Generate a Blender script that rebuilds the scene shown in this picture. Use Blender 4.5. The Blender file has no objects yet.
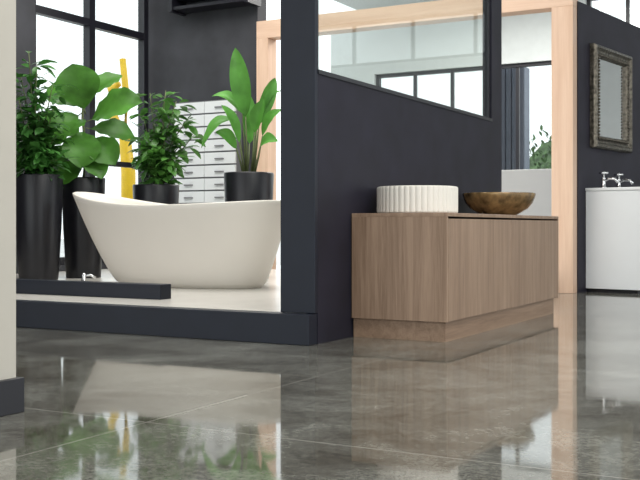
import bpy, bmesh, math, random
from mathutils import Vector, Matrix
random.seed(7)
scene = bpy.context.scene
scene.view_settings.view_transform = 'Standard'
COL = scene.collection

# ---------------------------------------------------------------- materials
def new_mat(name):
    m = bpy.data.materials.new(name); m.use_nodes = True
    nt = m.node_tree; b = nt.nodes["Principled BSDF"]
    return m, nt, b

def plain(name, col, rough=0.5, metal=0.0, var=0.06, scale=8.0, bump=0.0, coat=0.0, coat_r=0.05, spec=0.5, trans=0.0):
    m, nt, b = new_mat(name)
    tc = nt.nodes.new("ShaderNodeTexCoord")
    nz = nt.nodes.new("ShaderNodeTexNoise"); nz.inputs["Scale"].default_value = scale
    nz.inputs["Detail"].default_value = 5
    nt.links.new(tc.outputs["Object"], nz.inputs["Vector"])
    r = nt.nodes.new("ShaderNodeValToRGB")
    r.color_ramp.elements[0].position = 0.3; r.color_ramp.elements[1].position = 0.7
    r.color_ramp.elements[0].color = tuple(c*(1-var) for c in col)+(1,)
    r.color_ramp.elements[1].color = tuple(min(1, c*(1+var)) for c in col)+(1,)
    nt.links.new(nz.outputs["Fac"], r.inputs["Fac"])
    nt.links.new(r.outputs["Color"], b.inputs["Base Color"])
    b.inputs["Roughness"].default_value = rough
    b.inputs["Metallic"].default_value = metal
    b.inputs["Specular IOR Level"].default_value = spec
    b.inputs["Coat Weight"].default_value = coat
    b.inputs["Coat Roughness"].default_value = coat_r
    if bump:
        bp = nt.nodes.new("ShaderNodeBump"); bp.inputs["Strength"].default_value = bump
        bp.inputs["Distance"].default_value = 0.01
        nt.links.new(nz.outputs["Fac"], bp.inputs["Height"]); nt.links.new(bp.outputs["Normal"], b.inputs["Normal"])
    if trans:
        t = nt.nodes.new("ShaderNodeBsdfTranslucent"); mx = nt.nodes.new("ShaderNodeMixShader"); mx.inputs[0].default_value = trans
        nt.links.new(r.outputs["Color"], t.inputs["Color"])
        out = [n for n in nt.nodes if n.type == 'OUTPUT_MATERIAL'][0]
        nt.links.new(b.outputs[0], mx.inputs[1]); nt.links.new(t.outputs[0], mx.inputs[2]); nt.links.new(mx.outputs[0], out.inputs["Surface"])
    return m

def wood(name, c1, c2, axis='Z', rough=0.5, dens=1.0):
    m, nt, b = new_mat(name)
    tc = nt.nodes.new("ShaderNodeTexCoord"); mp = nt.nodes.new("ShaderNodeMapping")
    s = [22*dens]*3; s['XYZ'.index(axis)] = 1.1*dens
    mp.inputs["Scale"].default_value = s
    nt.links.new(tc.outputs["Object"], mp.inputs["Vector"])
    nz = nt.nodes.new("ShaderNodeTexNoise"); nz.inputs["Scale"].default_value = 1.0
    nz.inputs["Detail"].default_value = 7; nz.inputs["Roughness"].default_value = 0.65; nz.inputs["Distortion"].default_value = 0.6
    nt.links.new(mp.outputs["Vector"], nz.inputs["Vector"])
    nz2 = nt.nodes.new("ShaderNodeTexNoise"); nz2.inputs["Scale"].default_value = 8.0; nz2.inputs["Detail"].default_value = 4
    nt.links.new(mp.outputs["Vector"], nz2.inputs["Vector"])
    mx = nt.nodes.new("ShaderNodeMath"); mx.operation = 'MULTIPLY_ADD'; mx.inputs[1].default_value = 0.3
    nt.links.new(nz2.outputs["Fac"], mx.inputs[0]); nt.links.new(nz.outputs["Fac"], mx.inputs[2])
    r = nt.nodes.new("ShaderNodeValToRGB")
    r.color_ramp.elements[0].position = 0.45; r.color_ramp.elements[1].position = 0.85
    r.color_ramp.elements[0].color = c1+(1,); r.color_ramp.elements[1].color = c2+(1,)
    nt.links.new(mx.outputs[0], r.inputs["Fac"]); nt.links.new(r.outputs["Color"], b.inputs["Base Color"])
    b.inputs["Roughness"].default_value = rough
    return m

def floor_mat():
    m, nt, b = new_mat("polished_concrete")
    tc = nt.nodes.new("ShaderNodeTexCoord")
    def nz(scale, detail, rough=0.6, dist=0.0):
        n = nt.nodes.new("ShaderNodeTexNoise"); n.inputs["Scale"].default_value = scale; n.inputs["Distortion"].default_value = dist
        n.inputs["Detail"].default_value = detail; n.inputs["Roughness"].default_value = rough
        nt.links.new(tc.outputs["Object"], n.inputs["Vector"]); return n
    a = nz(2.0, 8, 0.72, 0.4); c = nz(75, 4, 0.7)
    r = nt.nodes.new("ShaderNodeValToRGB"); r.color_ramp.elements[0].position = 0.38; r.color_ramp.elements[1].position = 0.62
    r.color_ramp.elements[0].color = (0.092, 0.086, 0.070, 1); r.color_ramp.elements[1].color = (0.215, 0.215, 0.190, 1)
    nt.links.new(a.outputs["Fac"], r.inputs["Fac"])
    r2 = nt.nodes.new("ShaderNodeValToRGB"); r2.color_ramp.elements[0].position = 0.36; r2.color_ramp.elements[1].position = 0.64
    r2.color_ramp.elements[0].color = (0.55, 0.55, 0.55, 1); r2.color_ramp.elements[1].color = (1.3, 1.3, 1.3, 1)
    nt.links.new(c.outputs["Fac"], r2.inputs["Fac"])
    mul = nt.nodes.new("ShaderNodeMixRGB"); mul.blend_type = 'MULTIPLY'; mul.inputs[0].default_value = 0.8
    nt.links.new(r.outputs["Color"], mul.inputs[1]); nt.links.new(r2.outputs["Color"], mul.inputs[2])
    sep = nt.nodes.new("ShaderNodeSeparateXYZ"); nt.links.new(tc.outputs["Object"], sep.inputs[0])
    outs = []
    for ax, per, off in (("X", 2.6, 0.55), ("Y", 2.6, 0.25)):
        ad = nt.nodes.new("ShaderNodeMath"); ad.operation = 'ADD'; ad.inputs[1].default_value = off+26
        nt.links.new(sep.outputs[ax], ad.inputs[0])
        mo = nt.nodes.new("ShaderNodeMath"); mo.operation = 'MODULO'; mo.inputs[1].default_value = per
        nt.links.new(ad.outputs[0], mo.inputs[0])
        lt = nt.nodes.new("ShaderNodeMath"); lt.operation = 'LESS_THAN'; lt.inputs[1].default_value = 0.007
        nt.links.new(mo.outputs[0], lt.inputs[0]); outs.append(lt)
    mxx = nt.nodes.new("ShaderNodeMath"); mxx.operation = 'MAXIMUM'
    nt.links.new(outs[0].outputs[0], mxx.inputs[0]); nt.links.new(outs[1].outputs[0], mxx.inputs[1])
    sc = nt.nodes.new("ShaderNodeMath"); sc.operation = 'MULTIPLY'; sc.inputs[1].default_value = 0.7
    nt.links.new(mxx.outputs[0], sc.inputs[0])
    j = nt.nodes.new("ShaderNodeMixRGB"); j.inputs[2].default_value = (0.32, 0.31, 0.28, 1)
    nt.links.new(sc.outputs[0], j.inputs[0]); nt.links.new(mul.outputs[0], j.inputs[1])
    nt.links.new(j.outputs[0], b.inputs["Base Color"])
    rr = nt.nodes.new("ShaderNodeMapRange"); rr.inputs["From Min"].default_value = 0.3; rr.inputs["From Max"].default_value = 0.7
    rr.inputs["To Min"].default_value = 0.02; rr.inputs["To Max"].default_value = 0.085
    nt.links.new(a.outputs["Fac"], rr.inputs["Value"]); nt.links.new(rr.outputs[0], b.inputs["Roughness"])
    b.inputs["IOR"].default_value = 1.62
    bn = nz(2.2, 2)
    bp = nt.nodes.new("ShaderNodeBump"); bp.inputs["Strength"].default_value = 0.04; bp.inputs["Distance"].default_value = 0.01
    nt.links.new(bn.outputs["Fac"], bp.inputs["Height"]); nt.links.new(bp.outputs["Normal"], b.inputs["Normal"])
    return m

def glass_mat(name, tint=(0.95, 0.97, 0.97), refl=0.08):
    m = bpy.data.materials.new(name); m.use_nodes = True; nt = m.node_tree
    nt.nodes.clear()
    o = nt.nodes.new("ShaderNodeOutputMaterial"); mx = nt.nodes.new("ShaderNodeMixShader")
    t = nt.nodes.new("ShaderNodeBsdfTransparent"); t.inputs[0].default_value = tint+(1,)
    g = nt.nodes.new("ShaderNodeBsdfGlossy"); g.inputs["Roughness"].default_value = 0.01
    mx.inputs[0].default_value = refl
    nt.links.new(t.outputs[0], mx.inputs[1]); nt.links.new(g.outputs[0], mx.inputs[2]); nt.links.new(mx.outputs[0], o.inputs[0])
    return m

M = {}
M['floor'] = floor_mat()
M['navy'] = plain("charcoal_paint", (0.0135, 0.0125, 0.022), 0.6, var=0.25, scale=5, spec=0.3)
M['post'] = plain("dark_blue_paint", (0.009, 0.012, 0.022), 0.45, var=0.1, spec=0.35)
M['black'] = plain("black_frame", (0.008, 0.008, 0.013), 0.4)
M['darkwall'] = plain("dark_plaster", (0.040, 0.041, 0.048), 0.75, var=0.35, scale=2.5, bump=0.2)
M['rightwall'] = plain("charcoal_wall_paint", (0.023, 0.021, 0.033), 0.6, var=0.2, scale=4, spec=0.3)
M['cream'] = plain("cream_tile", (0.70, 0.67, 0.62), 0.25, var=0.04, scale=4)
M['beige'] = plain("beige_paint", (0.52, 0.49, 0.43), 0.8, var=0.02)
M['ceil'] = plain("white_ceiling", (0.84, 0.85, 0.86), 0.8, var=0.02)
M['greygreen'] = plain("pale_grey_green_paint", (0.60, 0.63, 0.62), 0.7, var=0.03)
M['white'] = plain("white_gloss", (0.79, 0.81, 0.82), 0.25, var=0.01)
M['tub'] = plain("matte_stone_white", (0.84, 0.785, 0.715), 0.38, var=0.015, scale=3)
M['flute'] = plain("chalk_white", (0.75, 0.715, 0.65), 0.6, var=0.02)
M['peach'] = wood("pale_birch", (0.70, 0.46, 0.32), (0.83, 0.60, 0.45), 'Z', 0.45, 0.6)
M['peachx'] = wood("pale_birch_across", (0.70, 0.46, 0.32), (0.83, 0.60, 0.45), 'X', 0.45, 0.6)
M['walnut'] = wood("walnut_veneer", (0.205, 0.127, 0.080), (0.37, 0.25, 0.17), 'Z', 0.45)
M['walnutk'] = wood("walnut_kick", (0.21, 0.13, 0.082), (0.36, 0.24, 0.16), 'Y', 0.5)
M['pot'] = plain("black_pot_glaze", (0.010, 0.010, 0.014), 0.35, var=0.1)
M['soil'] = plain("potting_soil", (0.05, 0.032, 0.02), 0.95, var=0.5, scale=40, bump=0.6)
M['chrome'] = plain("chrome", (0.75, 0.75, 0.76), 0.12, metal=1.0, var=0.02)
M['mirror'] = plain("mirror_glass", (0.75, 0.76, 0.77), 0.02, metal=1.0, var=0.0)
M['silver'] = plain("aged_silver", (0.14, 0.125, 0.10), 0.35, metal=0.75, var=0.6, scale=34, bump=0.8)
M['bronze'] = plain("bronze_stone", (0.22, 0.14, 0.06), 0.22, metal=0.3, var=0.75, scale=14, bump=0.1)
M['stem'] = plain("plant_stem", (0.10, 0.13, 0.045), 0.6, var=0.2)
M['leaf_dark'] = plain("leaf_dark", (0.055, 0.18, 0.035), 0.35, var=0.6, scale=6, trans=0.25)
M['leaf_mid'] = plain("leaf_mid", (0.085, 0.23, 0.045), 0.35, var=0.5, scale=7, trans=0.25)
M['leaf_fig'] = plain("leaf_fig", (0.075, 0.225, 0.03), 0.38, var=0.45, scale=5, trans=0.25, spec=0.3)
M['leaf_pal'] = plain("leaf_paddle", (0.10, 0.30, 0.05), 0.38, var=0.4, scale=5, trans=0.25, spec=0.3)
M['yellow'] = plain("yellow_paint", (0.90, 0.58, 0.02), 0.4, var=0.05)
M['slat'] = plain("blue_grey_cladding", (0.20, 0.22, 0.27), 0.6)
M['slatd'] = plain("dark_batten", (0.06, 0.065, 0.085), 0.6)
M['gap'] = plain("grey_recess", (0.18, 0.18, 0.19), 0.6)
M['asphalt'] = plain("asphalt", (0.60, 0.60, 0.59), 0.9, scale=20)
M['bush'] = plain("hedge_leaves", (0.09, 0.16, 0.06), 0.6, var=0.7, scale=9, bump=1.0)
M['glass'] = glass_mat("window_glass")
M['glass2'] = glass_mat("partition_glass", (0.92, 0.95, 0.94), 0.10)
M['lamp'], _nt, _b = new_mat("lamp_diffuser")
_b.inputs["Emission Color"].default_value = (1, 0.97, 0.92, 1); _b.inputs["Emission Strength"].default_value = 5

# ---------------------------------------------------------------- helpers
def tag(o, label, cat, **kw):
    o["label"] = label; o["category"] = cat
    for k, v in kw.items(): o[k] = v
    return o
def struct(o, label=None, cat=None):
    o["kind"] = "structure"
    if label: o["label"] = label
    if cat: o["category"] = cat
    return o
def empty(name, loc, rz=0.0):
    e = bpy.data.objects.new(name, None); e.location = loc; e.rotation_euler = (0, 0, rz)
    e.empty_display_size = 0.1; COL.objects.link(e); return e
def mesh_obj(name, bm, mat, loc=(0, 0, 0), parent=None, smooth=False):
    bmesh.ops.recalc_face_normals(bm, faces=bm.faces)
    me = bpy.data.meshes.new(name); bm.to_mesh(me); bm.free()
    if smooth:
        for p in me.polygons: p.use_smooth = True
    me.materials.append(mat)
    o = bpy.data.objects.new(name, me); o.location = loc; COL.objects.link(o)
    if parent is not None: o.parent = parent
    return o
def add_box(bm, a, b):
    vs = [bm.verts.new((x, y, z)) for z in (a[2], b[2]) for x, y in ((a[0], a[1]), (b[0], a[1]), (b[0], b[1]), (a[0], b[1]))]
    for f in ((0, 3, 2, 1), (4, 5, 6, 7), (0, 1, 5, 4), (1, 2, 6, 5), (2, 3, 7, 6), (3, 0, 4, 7)):
        bm.faces.new([vs[i] for i in f])
def box(name, a, b, mat, parent=None, bevel=0.0):
    c = [(a[i]+b[i])/2 for i in range(3)]; c[2] = a[2]
    bm = bmesh.new()
    add_box(bm, [a[i]-c[i] for i in range(3)], [b[i]-c[i] for i in range(3)])
    if bevel:
        bmesh.ops.bevel(bm, geom=list(bm.edges), offset=bevel, segments=2, affect='EDGES', profile=0.5)
    return mesh_obj(name, bm, mat, c, parent)
def boxes(name, lst, mat, parent=None, loc=(0, 0, 0)):
    bm = bmesh.new()
    for a, b in lst:
        add_box(bm, [a[i]-loc[i] for i in range(3)], [b[i]-loc[i] for i in range(3)])
    return mesh_obj(name, bm, mat, loc, parent)
def lathe(name, prof, mat, loc=(0, 0, 0), parent=None, n=48, smooth=True, fn=None):
    bm = bmesh.new(); rings = []
    for r, z in prof:
        ring = []
        for i in range(n):
            a = 2*math.pi*i/n; rr = r*(fn(a, z) if fn else 1)
            ring.append(bm.verts.new((rr*math.cos(a), rr*math.sin(a), z)))
        rings.append(ring)
    for k in range(len(rings)-1):
        for i in range(n):
            bm.faces.new((rings[k][i], rings[k][(i+1) % n], rings[k+1][(i+1) % n], rings[k+1][i]))
    bm.faces.new(rings[0][::-1]); bm.faces.new(rings[-1])
    o = mesh_obj(name, bm, mat, loc, parent, smooth)
    if smooth:
        for p in o.data.polygons:
            if len(p.vertices) > 4: p.use_smooth = False
    return o
def tube_bm(bm, pts, rad, n=8):
    pts = [Vector(p) for p in pts]; rings = []
    if not isinstance(rad, (list, tuple)): rad = [rad]*len(pts)
    for i, p in enumerate(pts):
        t = (pts[min(i+1, len(pts)-1)]-pts[max(i-1, 0)]).normalized()
        u = t.cross(Vector((0, 0, 1)))
        if u.length < 0.05: u = t.cross(Vector((1, 0, 0)))
        u.normalize(); v = t.cross(u)
        rings.append([bm.verts.new(p+(u*math.cos(2*math.pi*k/n)+v*math.sin(2*math.pi*k/n))*rad[i]) for k in range(n)])
    for a, b in zip(rings, rings[1:]):
        for k in range(n): bm.faces.new((a[k], a[(k+1) % n], b[(k+1) % n], b[k]))
    bm.faces.new(rings[0][::-1]); bm.faces.new(rings[-1])

# ---------------------------------------------------------------- camera
H = 0.55
TH = math.radians(28.8)
cam = bpy.data.cameras.new("camera"); co = bpy.data.objects.new("camera", cam); COL.objects.link(co)
cam.sensor_width = 36; cam.lens = 36*1008/640; cam.shift_y = -13/640
co.location = (0, 0, H); co.rotation_euler = (math.radians(90), 0, TH)
cam.clip_end = 200
scene.camera = co
R = Vector((math.cos(TH), math.sin(TH), 0)); F = Vector((-math.sin(TH), math.cos(TH), 0)); U = Vector((0, 0, 1))

# ---------------------------------------------------------------- shell
struct(box("floor", (-7.5, -4, -0.1), (5, 14.2, 0), M['floor']), "polished grey concrete floor", "floor")
struct(box("ceiling", (-7.0, -1.5, 3.9), (5, 14.2, 4.0), M['ceil']), "white ceiling", "ceiling")
g = box("ground", (-40, -30, -0.3), (30, 60, -0.12), M['asphalt']); tag(g, "pale asphalt yard outside the windows", "ground"); g["kind"] = "structure"

PX = -2.29
o = boxes("wall_middle", [((PX-0.065, 4.142, 0.0), (PX, 6.81, 1.27)), ((PX-0.065, 6.60, 1.27), (PX, 6.81, 2.55)),
      ((PX-0.065, 4.142, 2.42), (PX, 6.60, 2.55))], M['navy'], loc=(PX-0.03, 5.5, 0))
struct(o, "dark charcoal partition wall with glazed upper half", "wall")
o = box("trim_1", (PX-0.186, 4.112, 0.145), (PX+0.002, 4.140, 2.55), M['post'], bevel=0.003); struct(o, "dark blue painted corner post of the partition", "post")
o = box("trim_2", (PX-0.067, 4.142, 1.27), (PX+0.006, 6.60, 1.29), M['black']); struct(o, "thin black sill of the partition window", "window sill")
w = empty("window_1", (PX-0.03, 5.37, 1.29)); struct(w, "fixed glass pane in dark partition wall", "window")
box("frame", (-0.02, 1.20, 0), (0.02, 1.228, 1.128), M['black'], w); box("frame", (-0.02, -1.226, 0), (0.02, -1.20, 1.128), M['black'], w)
box("pane", (-0.004, -1.20, 0.0), (0.004, 1.20, 1.128), M['glass2'], w)

o = box("wall_left", (-2.40, -3.0, 0), (-2.235, 2.19, 3.9), M['beige']); struct(o, "beige painted wall end", "wall")
o = box("baseboard_left", (-2.42, -3.0, 0), (-2.215, 2.205, 0.103), M['black'], bevel=0.002); struct(o, "black baseboard of beige wall", "baseboard")

# platform
pl = empty("display_platform", (-4.4, 6.1, 0)); tag(pl, "low raised display platform, charcoal sides and cream tiled top", "platform")
box("front_board", (-2.115, -2.043, 0), (2.11, -1.963, 0.143), M['post'], pl, bevel=0.003)
box("base", (-2.115, -1.963, 0), (2.042, 2.18, 0.137), M['post'], pl)
box("tile_top", (-2.115, -1.962, 0.137), (2.040, 2.18, 0.144), M['cream'], pl)
k = box("kerb", (-6.2, 4.50, 0.1445), (-3.49, 4.60, 0.228), M['post'], bevel=0.004); tag(k, "low dark kerb lying on the cream platform", "kerb")

XL = -6.52
o = boxes("wall_outer", [((XL-0.2, 2.0, 0), (XL, 6.62, 3.9)), ((XL-0.2, 6.62, 3.3), (XL, 8.26, 3.9)), ((XL-0.2, 6.62, 0), (XL, 8.26, 0.2))],
   M['darkwall'], loc=(XL-0.1, 5, 0)); struct(o, "dark plaster wall around tall window", "wall")
w = empty("window_2", (XL-0.08, 7.44, 0.2)); struct(w, "tall black-framed window beside the plants", "window")
fr = [((-0.04, -0.82, 0), (0.04, -0.77, 3.1)), ((-0.04, 0.75, 0), (0.04, 0.82, 3.1)), ((-0.04, -0.07, 0), (0.04, 0.01, 3.1)),
      ((-0.035, -0.77, 2.27), (0.035, 0.75, 2.34)), ((-0.035, -0.77, 0), (0.035, 0.75, 0.07)), ((-0.035, -0.77, 0.95), (0.035, 0.75, 1.0)), ((-0.035, -0.77, 3.03), (0.035, 0.75, 3.1))]
boxes("frame", fr, M['black'], w)
box("pane", (-0.004, -0.77, 0.07), (0.004, -0.07, 3.03), M['glass'], w); box("pane", (-0.004, 0.01, 0.07), (0.004, 0.75, 3.03), M['glass'], w)

o = box("wall_back", (XL-0.2, 8.34, 0), (-5.28, 8.5, 3.9), M['darkwall']); struct(o, "mottled dark plaster wall", "wall")

p = empty("portal_frame", (-3.73, 8.38, 0)); tag(p, "large pale birch timber portal frame", "portal")
box("post", (1.37, -0.08, 0), (1.55, 0.08, 2.38), M['peach'], p, bevel=0.003)
box("post", (-1.54, -0.08, 0), (-1.41, 0.08, 2.38), M['peach'], p, bevel=0.003)
box("beam", (-1.54, -0.08, 2.38), (1.55, 0.08, 2.55), M['peachx'], p, bevel=0.003)

ANG = math.atan2(-0.155, 0.988)
S = (-2.175, 8.40, 0)
bm = bmesh.new(); add_box(bm, (-0.12, 0.03, 0), (0, 4.6, 2.44))
o = mesh_obj("wall_right", bm, M['rightwall'], S); o.rotation_euler = (0, 0, ANG); struct(o, "charcoal wall carrying a framed mirror", "wall")

FY = 14.0
WX0, WX1 = -6.74, -2.3
o = boxes("wall_far", [((-7.5, FY, 0), (WX0, FY+0.2, 3.9)), ((WX0, FY, 2.9), (-3.5, FY+0.2, 3.9)), ((-3.5, FY, 2.9), (5, FY+0.2, 3.05)), ((-3.5, FY, 3.75), (5, FY+0.2, 3.9)),
     ((WX1, FY, 0), (5, FY+0.2, 2.9)), ((WX0, FY, 0), (WX1, FY+0.2, 0.2))], M['greygreen'], loc=(-2, FY, 0)); struct(o, "pale grey-green far wall with windows", "wall")
def facade_window(n, x0, x1, z0, z1, mull, label, bars=()):
    w = empty("window_%d" % n, ((x0+x1)/2, FY+0.1, z0)); struct(w, label, "window")
    cx = (x0+x1)/2; hh = z1-z0; t = 0.025
    l = [((x0-cx, -0.04, 0), (x0-cx+0.05, 0.04, hh)), ((x1-cx-0.05, -0.04, 0), (x1-cx, 0.04, hh)), ((x0-cx, -0.04, 0), (x1-cx, 0.04, 0.05)), ((x0-cx, -0.04, hh-0.05), (x1-cx, 0.04, hh))]
    for m in mull: l.append(((m-cx-t, -0.02, 0.05), (m-cx+t, 0.02, hh-0.05)))
    for b in bars: l.append(((x0-cx+.05, -0.019, b-z0), (x1-cx-.05, 0.019, b-z0+0.04)))
    boxes("frame", l, M['black'], w)
    box("pane", (x0-cx+0.05, -0.003, 0.05), (x1-cx-0.05, 0.003, hh-0.05), M['glass'], w)
facade_window(3, WX0, WX1, 0.2, 2.9, (-6.1, -5.5, -4.5, -3.6, -2.9), "wide black-framed window in the far wall")
facade_window(4, -3.5, 5, 3.05, 3.75, (-2.95, -2.4, -1.5, -0.5, 0.5, 1.5, 2.5, 3.5), "clerestory window strip under the ceiling")
o = box("wall_half", (-5.1, 9.9, 0), (-2.6, 10.05, 1.13), M['white'], bevel=0.004); struct(o, "low white half wall", "wall")

for i, (x, y) in enumerate(((-6.0, 9.3), (-5.6, 11.2), (-4.6, 12.4))):
    e = empty("ceiling_light", (x, y, 3.72)) ; tag(e, "black linear light under the ceiling", "light", group="linear ceiling lights")
    box("housing", (-1.2, -0.05, 0.02), (1.2, 0.05, 0.18), M['black'], e); box("diffuser", (-1.18, -0.04, 0.0), (1.18, 0.04, 0.02), M['lamp'], e)

e = empty("wall_louvre", (-5.72, 8.34, 2.72)); tag(e, "black slatted louvre box high on dark wall", "louvre")
for i in range(5): box("slat", (-0.42, -0.22+0.03*i, 0.0+0.11*i), (0.44, -0.01, 0.03+0.11*i), M['black'], e)
box("bracket", (-0.46, -0.24, -0.02), (-0.42, 0, 0.6), M['black'], e); box("bracket", (0.44, -0.24, -0.02), (0.48, 0, 0.6), M['black'], e)

# white drawer display
e = empty("drawer_unit", (-5.83, 8.34, 0.145)); tag(e, "tall white drawer unit with thin dark handle slots", "drawer unit")
box("body", (-0.37, -0.10, 0.0), (0.37, -0.002, 1.66), M['gap'], e)
for i in range(13):
    z = 0.012+i*0.127
    for (x0, x1) in ((-0.368, -0.004), (0.004, 0.368)):
        d = box("drawer", (x0, -0.125, z), (x1, -0.10, z+0.112), M['white'], e, bevel=0.003)
        h_ = box("handle", (-0.05, -0.03, 0.045), (0.05, -0.0125, 0.056), M['gap'], d)

# ---------------------------------------------------------------- vanity
VX1, VY0, VL = -1.775, 4.483, 1.93
vd = VX1-PX
v = empty("vanity_cabinet", ((PX+VX1)/2+0.002, VY0+VL/2, 0)); tag(v, "walnut floor-standing vanity cabinet against the charcoal partition", "cabinet")
hx, hy = vd/2-0.004, VL/2
box("body", (-hx, -hy, 0.098), (hx-0.02, hy, 0.590), M['walnut'], v)
box("side_panel", (-hx, -hy-0.001, 0.096), (hx, -hy+0.018, 0.600), M['walnut'], v, bevel=0.0015)
box("side_panel", (-hx, hy-0.018, 0.096), (hx, hy+0.001, 0.600), M['walnut'], v, bevel=0.0015)
box("top_panel", (-hx, -hy-0.001, 0.600), (hx, hy+0.001, 0.618), M['walnut'], v, bevel=0.0015)
box("drawer_front", (hx-0.02, -hy+0.021, 0.098), (hx, -0.0015, 0.590), M['walnut'], v, bevel=0.0015)
box("drawer_front", (hx-0.02, 0.0015, 0.098), (hx, hy-0.021, 0.590), M['walnut'], v, bevel=0.0015)
box("plinth", (-hx, -hy+0.02, 0.0), (hx-0.015, hy-0.06, 0.098), M['walnutk'], v)

def flute(a, z):
    return 1+0.022*abs(math.cos(a*22))**0.7-0.022
bs = empty("fluted_basin", (-2.055, 4.775, 0.619)); tag(bs, "round chalk-white fluted countertop basin on walnut cabinet", "basin")
prof = [(0.198, 0.0), (0.206, 0.004), (0.208, 0.01), (0.208, 0.128), (0.206, 0.134)]
lathe("outer_wall", prof, M['flute'], (0, 0, 0), bs, n=352, smooth=False, fn=flute)
lathe("bowl", [(0.2, 0.1335), (0.202, 0.136), (0.198, 0.137), (0.190, 0.136), (0.186, 0.128), (0.182, 0.06), (0.15, 0.03), (0.05, 0.022)], M['flute'], (0, 0, 0), bs, n=96)
def wob(a, z): return 1+0.025*math.sin(a*2+0.6)+0.015*math.sin(a*3+1.0)
bb = empty("stone_bowl_basin", (-2.045, 6.02, 0.619)); tag(bb, "bronze-brown stone bowl basin with gold veining", "basin")
lathe("bowl", [(0.09, 0.0), (0.105, 0.004), (0.13, 0.018), (0.172, 0.045), (0.201, 0.08), (0.214, 0.112), (0.219, 0.132), (0.217, 0.14), (0.208, 0.142), (0.198, 0.132), (0.18, 0.09), (0.13, 0.04), (0.05, 0.028)],
      M['bronze'], (0, 0, 0), bb, n=80, fn=wob)

# ---------------------------------------------------------------- bathtub
tb = empty("bathtub", (-4.18, 5.66, 0.1445)); tag(tb, "cream-white freestanding slipper bathtub on the cream platform", "bathtub")
def tub_ring(bm, al, ar, b, zf, n=96, ex=2.35):
    ring = []
    for i in range(n):
        a = 2*math.pi*i/n; c, s = math.cos(a), math.sin(a)
        x = (ar if c > 0 else al)*math.copysign(abs(c)**(2/ex), c); y = b*math.copysign(abs(s)**(2/ex), s)
        ring.append(bm.verts.new((x, y, zf(x))))
    return ring
AL, AR = 0.93, 0.80
def rimh(x):
    t = max(0, (-x)/AL); tr = max(0, x/AR)
    return 0.545+0.115*t**2.0+0.03*tr**2
NS = 16
bm = bmesh.new(); rings = []
for i in range(NS+1):
    t = i/NS
    e1 = t**0.62
    al = 0.50+(AL-0.50)*(0.5*e1+0.5*t**1.1); ar = 0.60+(AR-0.60)*(0.6*e1+0.4*t); b = 0.25+(0.385-0.25)*e1
    rings.append(tub_ring(bm, al, ar, b, lambda x, t=t: rimh(x)*t))
for (d, dz) in ((0.006, 0.006), (0.018, 0.008), (0.028, 0.002), (0.034, -0.012)):
    rings.append(tub_ring(bm, AL-d, AR-d, 0.385-d, lambda x, dz=dz: rimh(x)+dz))
for t in (0.85, 0.65, 0.45, 0.3, 0.22, 0.18):
    s = (t-0.18)/0.82
    rings.append(tub_ring(bm, 0.38+0.505*s**0.6, 0.46+0.29*s**0.6, 0.17+0.175*s**0.5, lambda x, t=t: rimh(x)*t))
n = 96
for a, c in zip(rings, rings[1:]):
    for i in range(n): bm.faces.new((a[i], a[(i+1) % n], c[(i+1) % n], c[i]))
bm.faces.new(rings[0][::-1]); bm.faces.new(rings[-1])
mesh_obj("shell", bm, M['tub'], parent=tb, smooth=True)
lathe("drain", [(0.03, 0.0), (0.035, 0.004), (0.02, 0.008)], M['chrome'], (0, 0, 0.104), tb, n=24)

e = empty("floor_tap", (-4.50, 5.0, 0.1445)); tag(e, "small chrome floor fitting beside the bathtub", "tap")
lathe("base", [(0.03, 0), (0.03, 0.008), (0.016, 0.012), (0.014, 0.095), (0.008, 0.105)], M['chrome'], (0, 0, 0), e, n=20)
bm = bmesh.new(); tube_bm(bm, [(0, 0, 0.09), (0.04, 0.02, 0.093), (0.07, 0.035, 0.075)], 0.008); mesh_obj("spout", bm, M['chrome'], parent=e, smooth=True)

# ---------------------------------------------------------------- plants
def leaf(bm, p, tip, nrm, w, droop=0.1, seg=7, peak=1.0, fold=0.18, wav=0.0, sag=0.0):
    p = Vector(p); tip = Vector(tip); d = tip-p; L = d.length
    if L < 1e-4: return
    dn = d/L; nrm = Vector(nrm); nrm = nrm-dn*nrm.dot(dn)
    if nrm.length < 1e-3: nrm = dn.orthogonal()
    nrm.normalize(); s = dn.cross(nrm)
    prev = None
    for i in range(seg+1):
        t = i/seg
        c = p+d*t+nrm*(math.sin(math.pi*t)*droop*L)+Vector((0, 0, math.sin(math.pi*t)*sag*L))
        ww = w*0.5*max(0.02, math.sin(math.pi*min(1, t**peak)))**0.7 if 0 < t < 1 else 0.002
        rip = math.sin(t*23)*wav*w
        cur = [bm.verts.new(c+s*ww+nrm*(fold*ww+rip)), bm.verts.new(c+s*ww*.5+nrm*(fold*ww*.35-rip*.4)), bm.verts.new(c-nrm*0.004), bm.verts.new(c-s*ww*.5+nrm*(fold*ww*.35+rip*.4)), bm.verts.new(c-s*ww+nrm*(fold*ww-rip))] if seg > 6 else \
              [bm.verts.new(c+s*ww+nrm*(fold*ww)), bm.verts.new(c), bm.verts.new(c-s*ww+nrm*(fold*ww))]
        if prev:
            for q in range(len(cur)-1): bm.faces.new((prev[q], prev[q+1], cur[q+1], cur[q]))
        prev = cur
def pot(e, r, h, mat):
    lathe("pot", [(r*0.78, 0), (r*0.8, 0.01), (r*0.93, h*0.5), (r, h-0.01), (r-0.004, h), (r-0.018, h), (r-0.022, h-0.04)], mat, (0, 0, 0), e, n=56)
    lathe("soil", [(r-0.03, 0), (r-0.028, 0.012), (0.02, 0.02)], M['soil'], (0, 0, h-0.045), e, n=32)
def V(px, py, s, dep=0.0):
    return R*(px*s)+U*(py*s)+F*dep
Z0 = 0.1445
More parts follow.
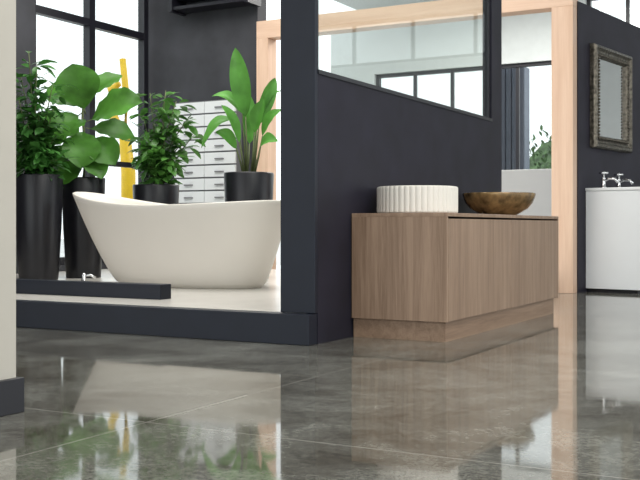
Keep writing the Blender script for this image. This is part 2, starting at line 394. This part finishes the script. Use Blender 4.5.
def foliage(name, bm, mat, e):
    me = bpy.data.meshes.new(name); bm.to_mesh(me); bm.free()
    for q in me.polygons: q.use_smooth = True
    me.materials.append(mat); o = bpy.data.objects.new(name, me); COL.objects.link(o); o.parent = e; return o

def bushy(loc, r, h, s, tips, mat, label, nl, ll, seedv):
    random.seed(seedv)
    e = empty("potted_plant", loc); tag(e, label, "plant", group="potted plants around the bathtub")
    pot(e, r, h, M['pot'])
    sb = bmesh.new(); lb = bmesh.new()
    base = Vector((0, 0, h-0.03))
    for (tx, ty, td) in tips:
        tip = Vector((0, 0, h))+V(tx, ty, s, td)
        b0 = base+Vector((random.uniform(-.05, .05), random.uniform(-.05, .05), 0))
        mid = b0.lerp(tip, 0.5)+Vector((0, 0, 0.25*abs(tip.x-b0.x)+0.03))
        pts = [(b0*(1-t)**2+mid*2*t*(1-t)+tip*t*t) for t in [i/8 for i in range(9)]]
        tube_bm(sb, pts, [0.008*(1-0.07*i) for i in range(9)], 6)
        for j in range(nl):
            t = random.uniform(0.12, 1.0)
            q = b0*(1-t)**2+mid*2*t*(1-t)+tip*t*t
            a = random.uniform(0, 2*math.pi)
            dr = Vector((math.cos(a), math.sin(a), random.uniform(-0.55, 0.75))).normalized()
            off = random.uniform(0.0, 0.10)
            q2 = q+dr*off
            L = ll*random.uniform(0.7, 1.3)
            dr2 = (dr+Vector((random.uniform(-.4, .4), random.uniform(-.4, .4), random.uniform(-.7, .2)))).normalized()
            leaf(lb, q2, q2+dr2*L, Vector((random.uniform(-.5, .5), random.uniform(-.5, .5), 1)), L*0.46, 0.08, 4)
    mesh_obj("stem", sb, M['stem'], parent=e, smooth=True)
    foliage("foliage", lb, mat, e)
    return e
bushy((-5.62, 5.74, Z0), 0.184, 0.806, 0.00768,
      [(-10, 124, 0), (-20, 100, .05), (2, 110, -.1), (14, 90, 0), (-16, 74, -.1), (18, 64, -.1), (-22, 44, .05), (18, 40, 0), (-14, 22, -.12), (12, 24, -.14), (-4, 80, 0), (20, 14, -.05), (-22, 10, 0), (-6, 50, -.15), (6, 64, -.15)],
      M['leaf_dark'], "tall black planter with dense small-leaved green plant", 48, 0.105, 3)
bushy((-5.18, 6.62, Z0), 0.19, 0.752, 0.00823,
      [(-6, 92, 0), (8, 96, .1), (22, 82, -.1), (-14, 70, .05), (32, 62, -.1), (-12, 45, -.1), (26, 45, .1), (34, 48, .1), (-8, 25, -.12), (18, 25, -.14), (4, 60, .12), (10, 72, -.05), (4, 40, -.14)],
      M['leaf_mid'], "black planter with bushy bright green shrub behind the bathtub", 44, 0.11, 5)

e = empty("potted_plant", (-5.565, 6.18, Z0)); tag(e, "tall black planter with large round-leaved fig", "plant", group="potted plants around the bathtub")
pot(e, 0.172, 0.80, M['pot'])
random.seed(12)
sb = bmesh.new(); lb = bmesh.new(); hb = Vector((0, 0, 0.80)); s = 0.00804
tube_bm(sb, [hb+V(0, -4, s), hb+V(2, 30, s), hb+V(-1, 60, s), hb+V(0, 84, s)], [0.014, 0.012, 0.010, 0.006])
for (bx, by, tx, ty, w, dp) in [(2, 64, -8, 112, 44, -.10), (2, 56, 62, 74, 42, -.15), (0, 66, -44, 28, 46, -.18), (4, 80, 36, 104, 26, .10), (-2, 70, -38, 92, 30, .08),
        (4, 42, 36, 12, 32, -.15), (-4, 36, -34, 4, 30, -.05), (0, 28, 24, -2, 26, -.2), (0, 50, 4, 8, 38, -.22), (2, 50, 48, 42, 28, .12), (-2, 40, -30, 50, 28, .15), (0, 20, -18, -8, 24, -.18), (0, 60, -12, 40, 34, -.2)]:
    a = hb+V(bx, by, s); b = hb+V(tx, ty, s, dp)
    a2 = a.lerp(b, 0.10)
    tube_bm(sb, [a, a2], 0.005, 6)
    leaf(lb, a2, b, -F*0.9+U*0.75+R*random.uniform(-.4, .4), w*s, 0.10, 14, 1.25, 0.22, 0.035)
mesh_obj("stem", sb, M['stem'], parent=e, smooth=True); foliage("foliage", lb, M['leaf_fig'], e)

e = empty("potted_plant", (-4.35, 6.74, Z0)); tag(e, "black planter with tall paddle-leaved bird-of-paradise plant", "plant", group="potted plants around the bathtub")
pot(e, 0.198, 0.835, M['pot'])
sb = bmesh.new(); lb = bmesh.new(); hb = Vector((0, 0, 0.835)); s = 0.00794
for (bx, mx, my, tx, ty, w, dp, sg) in [(-2, -3, 56, -13, 124, 20, -.05, .03), (-4, -12, 52, -46, 24, 15, -.1, .2), (3, 8, 48, 26, 96, 16, .05, .1), (5, 14, 36, 34, 62, 15, -.1, .12), (-3, -7, 60, -38, 78, 14, .08, .18),
        (4, 12, 26, 30, 30, 13, -.15, .2), (-2, 0, 30, -2, 82, 16, .12, 0), (-5, -12, 24, -32, 40, 12, -.1, .2), (2, 6, 40, 16, 72, 15, -.12, .05), (-4, -9, 30, -26, 66, 13, -.12, .1), (4, 10, 52, 32, 84, 13, .1, .15)]:
    a = hb+V(bx, -4, s); m = hb+V(mx, my, s, dp*0.5); b = hb+V(tx, ty, s, dp)
    tube_bm(sb, [a, a.lerp(m, .5)+R*0.004, m], [0.009, 0.007, 0.005], 6)
    leaf(lb, m, b, -F*0.8+U*0.5+R*random.uniform(-.9, .9), w*s, 0.05, 14, 0.85, 0.4, 0.015, sg)
mesh_obj("stem", sb, M['stem'], parent=e, smooth=True); foliage("foliage", lb, M['leaf_pal'], e)

# ---------------------------------------------------------------- framed mirror
def local_to_world(x, y, z=0):
    c, s_ = math.cos(ANG), math.sin(ANG)
    return (S[0]+x*c-y*s_, S[1]+x*s_+y*c, z)
e = empty("framed_mirror", local_to_world(0.002, 0.70, 1.23), ANG); tag(e, "square mirror in ornate aged silver frame on charcoal wall", "mirror")
W2, HH = 0.43, 0.89
prof = [(0, 0.0), (0, 0.035), (0.012, 0.055), (0.03, 0.06), (0.05, 0.04), (0.075, 0.032), (0.088, 0.045), (0.10, 0.04), (0.112, 0.018), (0.112, 0.0)]
bm = bmesh.new(); rr = []
for ins, dep in prof:
    rr.append([bm.verts.new((dep, y, z)) for y, z in ((-W2+ins, ins), (W2-ins, ins), (W2-ins, HH-ins), (-W2+ins, HH-ins))])
for a, c in zip(rr, rr[1:]):
    for i in range(4): bm.faces.new((a[i], a[(i+1) % 4], c[(i+1) % 4], c[i]))
mesh_obj("frame", bm, M['silver'], parent=e)
bm = bmesh.new()
def bead(y, z): bmesh.ops.create_icosphere(bm, subdivisions=1, radius=0.012, matrix=Matrix.Translation((0.047, y, z)))
nb = 26
for i in range(nb+1):
    t = i/nb
    y = -W2+0.088+t*(2*W2-0.176); z = 0.088+t*(HH-0.176)
    bead(y, 0.088); bead(y, HH-0.088)
    if 0 < i < nb: bead(-W2+0.088, z); bead(W2-0.088, z)
o = mesh_obj("beading", bm, M['silver'], parent=e, smooth=True); o["kind"] = "stuff"
box("mirror_glass", (0.004, -W2+0.1, 0.1), (0.016, W2-0.1, HH-0.1), M['mirror'], e)

# ---------------------------------------------------------------- white cabinet with taps
e = empty("washstand_cabinet", local_to_world(0.003, 0.18, 0), ANG); tag(e, "white gloss washstand cabinet against charcoal wall", "cabinet")
box("body", (0.0, 0.0, 0.03), (0.48, 1.3, 0.855), M['white'], e, bevel=0.003)
box("plinth", (0.0, 0.03, 0.0), (0.44, 1.27, 0.03), M['black'], e)
box("countertop", (0.0, -0.01, 0.855), (0.50, 1.31, 0.88), M['white'], e, bevel=0.004)
box("door", (0.48, 0.01, 0.05), (0.498, 0.645, 0.84), M['white'], e, bevel=0.002)
box("door", (0.48, 0.655, 0.05), (0.498, 1.29, 0.84), M['white'], e, bevel=0.002)
for yy in (0.10, 0.44):
    x, y, z = local_to_world(0.12, 0.18+yy, 0.8805)
    t = empty("pillar_tap", (x, y, z), ANG); tag(t, "chrome cross-handle pillar tap on white washstand", "tap", group="pillar taps on the washstand")
    lathe("base", [(0.028, 0), (0.028, 0.006), (0.018, 0.012), (0.016, 0.075), (0.02, 0.082), (0.011, 0.09), (0.011, 0.12)], M['chrome'], (0, 0, 0), t, n=20)
    bm = bmesh.new(); tube_bm(bm, [(0, 0, 0.06), (0.05, 0, 0.08), (0.10, 0, 0.075), (0.125, 0, 0.045)], [0.013, 0.013, 0.012, 0.013]); mesh_obj("spout", bm, M['chrome'], parent=t, smooth=True)
    hd = lathe("handle", [(0.012, 0), (0.016, 0.008), (0.016, 0.018), (0.008, 0.028)], M['chrome'], (0, 0, 0.115), t, n=16)
    bm = bmesh.new(); tube_bm(bm, [(-0.04, 0.0, 0.013), (0.04, 0.0, 0.013)], 0.008); mesh_obj("lever", bm, M['chrome'], parent=hd, smooth=True)
    bm = bmesh.new(); tube_bm(bm, [(0, -0.04, 0.013), (0, 0.04, 0.013)], 0.008); mesh_obj("lever", bm, M['chrome'], parent=hd, smooth=True)

# ---------------------------------------------------------------- outside
e = empty("slatted_building", (-5.62, 17.3, -0.12)); tag(e, "narrow blue-grey slatted building seen through the window", "building")
box("wall", (-0.30, 0, 0), (0.22, 0.3, 3.5), M['slat'], e)
for i in range(5):
    box("batten", (-0.29+i*0.11, -0.06, 0.1), (-0.23+i*0.11, 0, 3.5), M['slatd'], e)
def bush(loc, r, sd, label, sy=1.0):
    random.seed(sd)
    lb = bmesh.new()
    bmesh.ops.create_icosphere(lb, subdivisions=3, radius=r*0.8)
    for vv in lb.verts: vv.co *= random.uniform(0.85, 1.1); vv.co.z = vv.co.z*1.0+r*0.9
    for i in range(900):
        d = Vector((random.gauss(0, 1), random.gauss(0, 1), random.gauss(0, 1))).normalized()
        q = d*r*random.uniform(0.75, 1.05)+Vector((0, 0, r*0.9))
        d2 = (d+Vector((random.uniform(-.8, .8), random.uniform(-.8, .8), random.uniform(-.4, .8)))).normalized()
        leaf(lb, q, q+d2*0.13, Vector((0, 0, 1)), 0.06, 0.05, 3)
    o = foliage("shrub", lb, M['bush'], None); o.location = loc; tag(o, label, "shrub", group="shrubs outside")
bush((-5.1, 19.5, -0.12), 1.4, 1, "green shrub outside the far window")
bush((-9.3, 8.0, -0.12), 0.55, 8, "green shrub outside the tall window")

e = empty("yellow_machine", (-9.0, 10.7, -0.12)); tag(e, "yellow steel lifting arm standing outside the window", "machine")
bm = bmesh.new()
tube_bm(bm, [(0.16, 0, 0), (0.16, 0, 1.4), (0.1, 0, 1.9), (-0.05, 0, 2.1), (-0.16, 0, 2.3), (-0.14, 0, 2.55), (0.0, 0, 2.62)], [0.10, 0.10, 0.08, 0.06, 0.06, 0.06, 0.04], 10)
mesh_obj("arm", bm, M['yellow'], parent=e, smooth=True)
bm = bmesh.new(); tube_bm(bm, [(0.1, 0, 1.9), (0.13, 0.0, 2.4), (0.06, 0.0, 2.95)], 0.045, 8)
mesh_obj("boom", bm, M['yellow'], parent=e, smooth=True)
box("foot", (-0.35, -0.3, 0), (0.4, 0.3, 0.25), M['yellow'], e, bevel=0.02)

# ---------------------------------------------------------------- light
wd = bpy.data.worlds.new("World"); scene.world = wd; wd.use_nodes = True
bg = wd.node_tree.nodes["Background"]; bg.inputs[0].default_value = (0.94, 0.985, 1.0, 1); bg.inputs[1].default_value = 1.75
def area(name, loc, size, power, rot=(0, 0, 0), col=(1, 0.98, 0.94)):
    l = bpy.data.lights.new(name, 'AREA'); l.shape = 'RECTANGLE'; l.size, l.size_y = size; l.energy = power; l.color = col
    o = bpy.data.objects.new(name, l); o.location = loc; o.rotation_euler = rot; COL.objects.link(o)
for nme, loc, size, pw in (("overhead_fill_light", (-4.3, 6.0, 3.85), (3, 2.5), 140), ("overhead_fill_light", (0.2, 3.5, 3.85), (3, 3), 180), ("overhead_fill_light", (-3.8, 11.2, 3.85), (3, 3), 300)):  # unseen fill lamps added under the ceiling to brighten the interior
    area(nme, loc, size, pw)
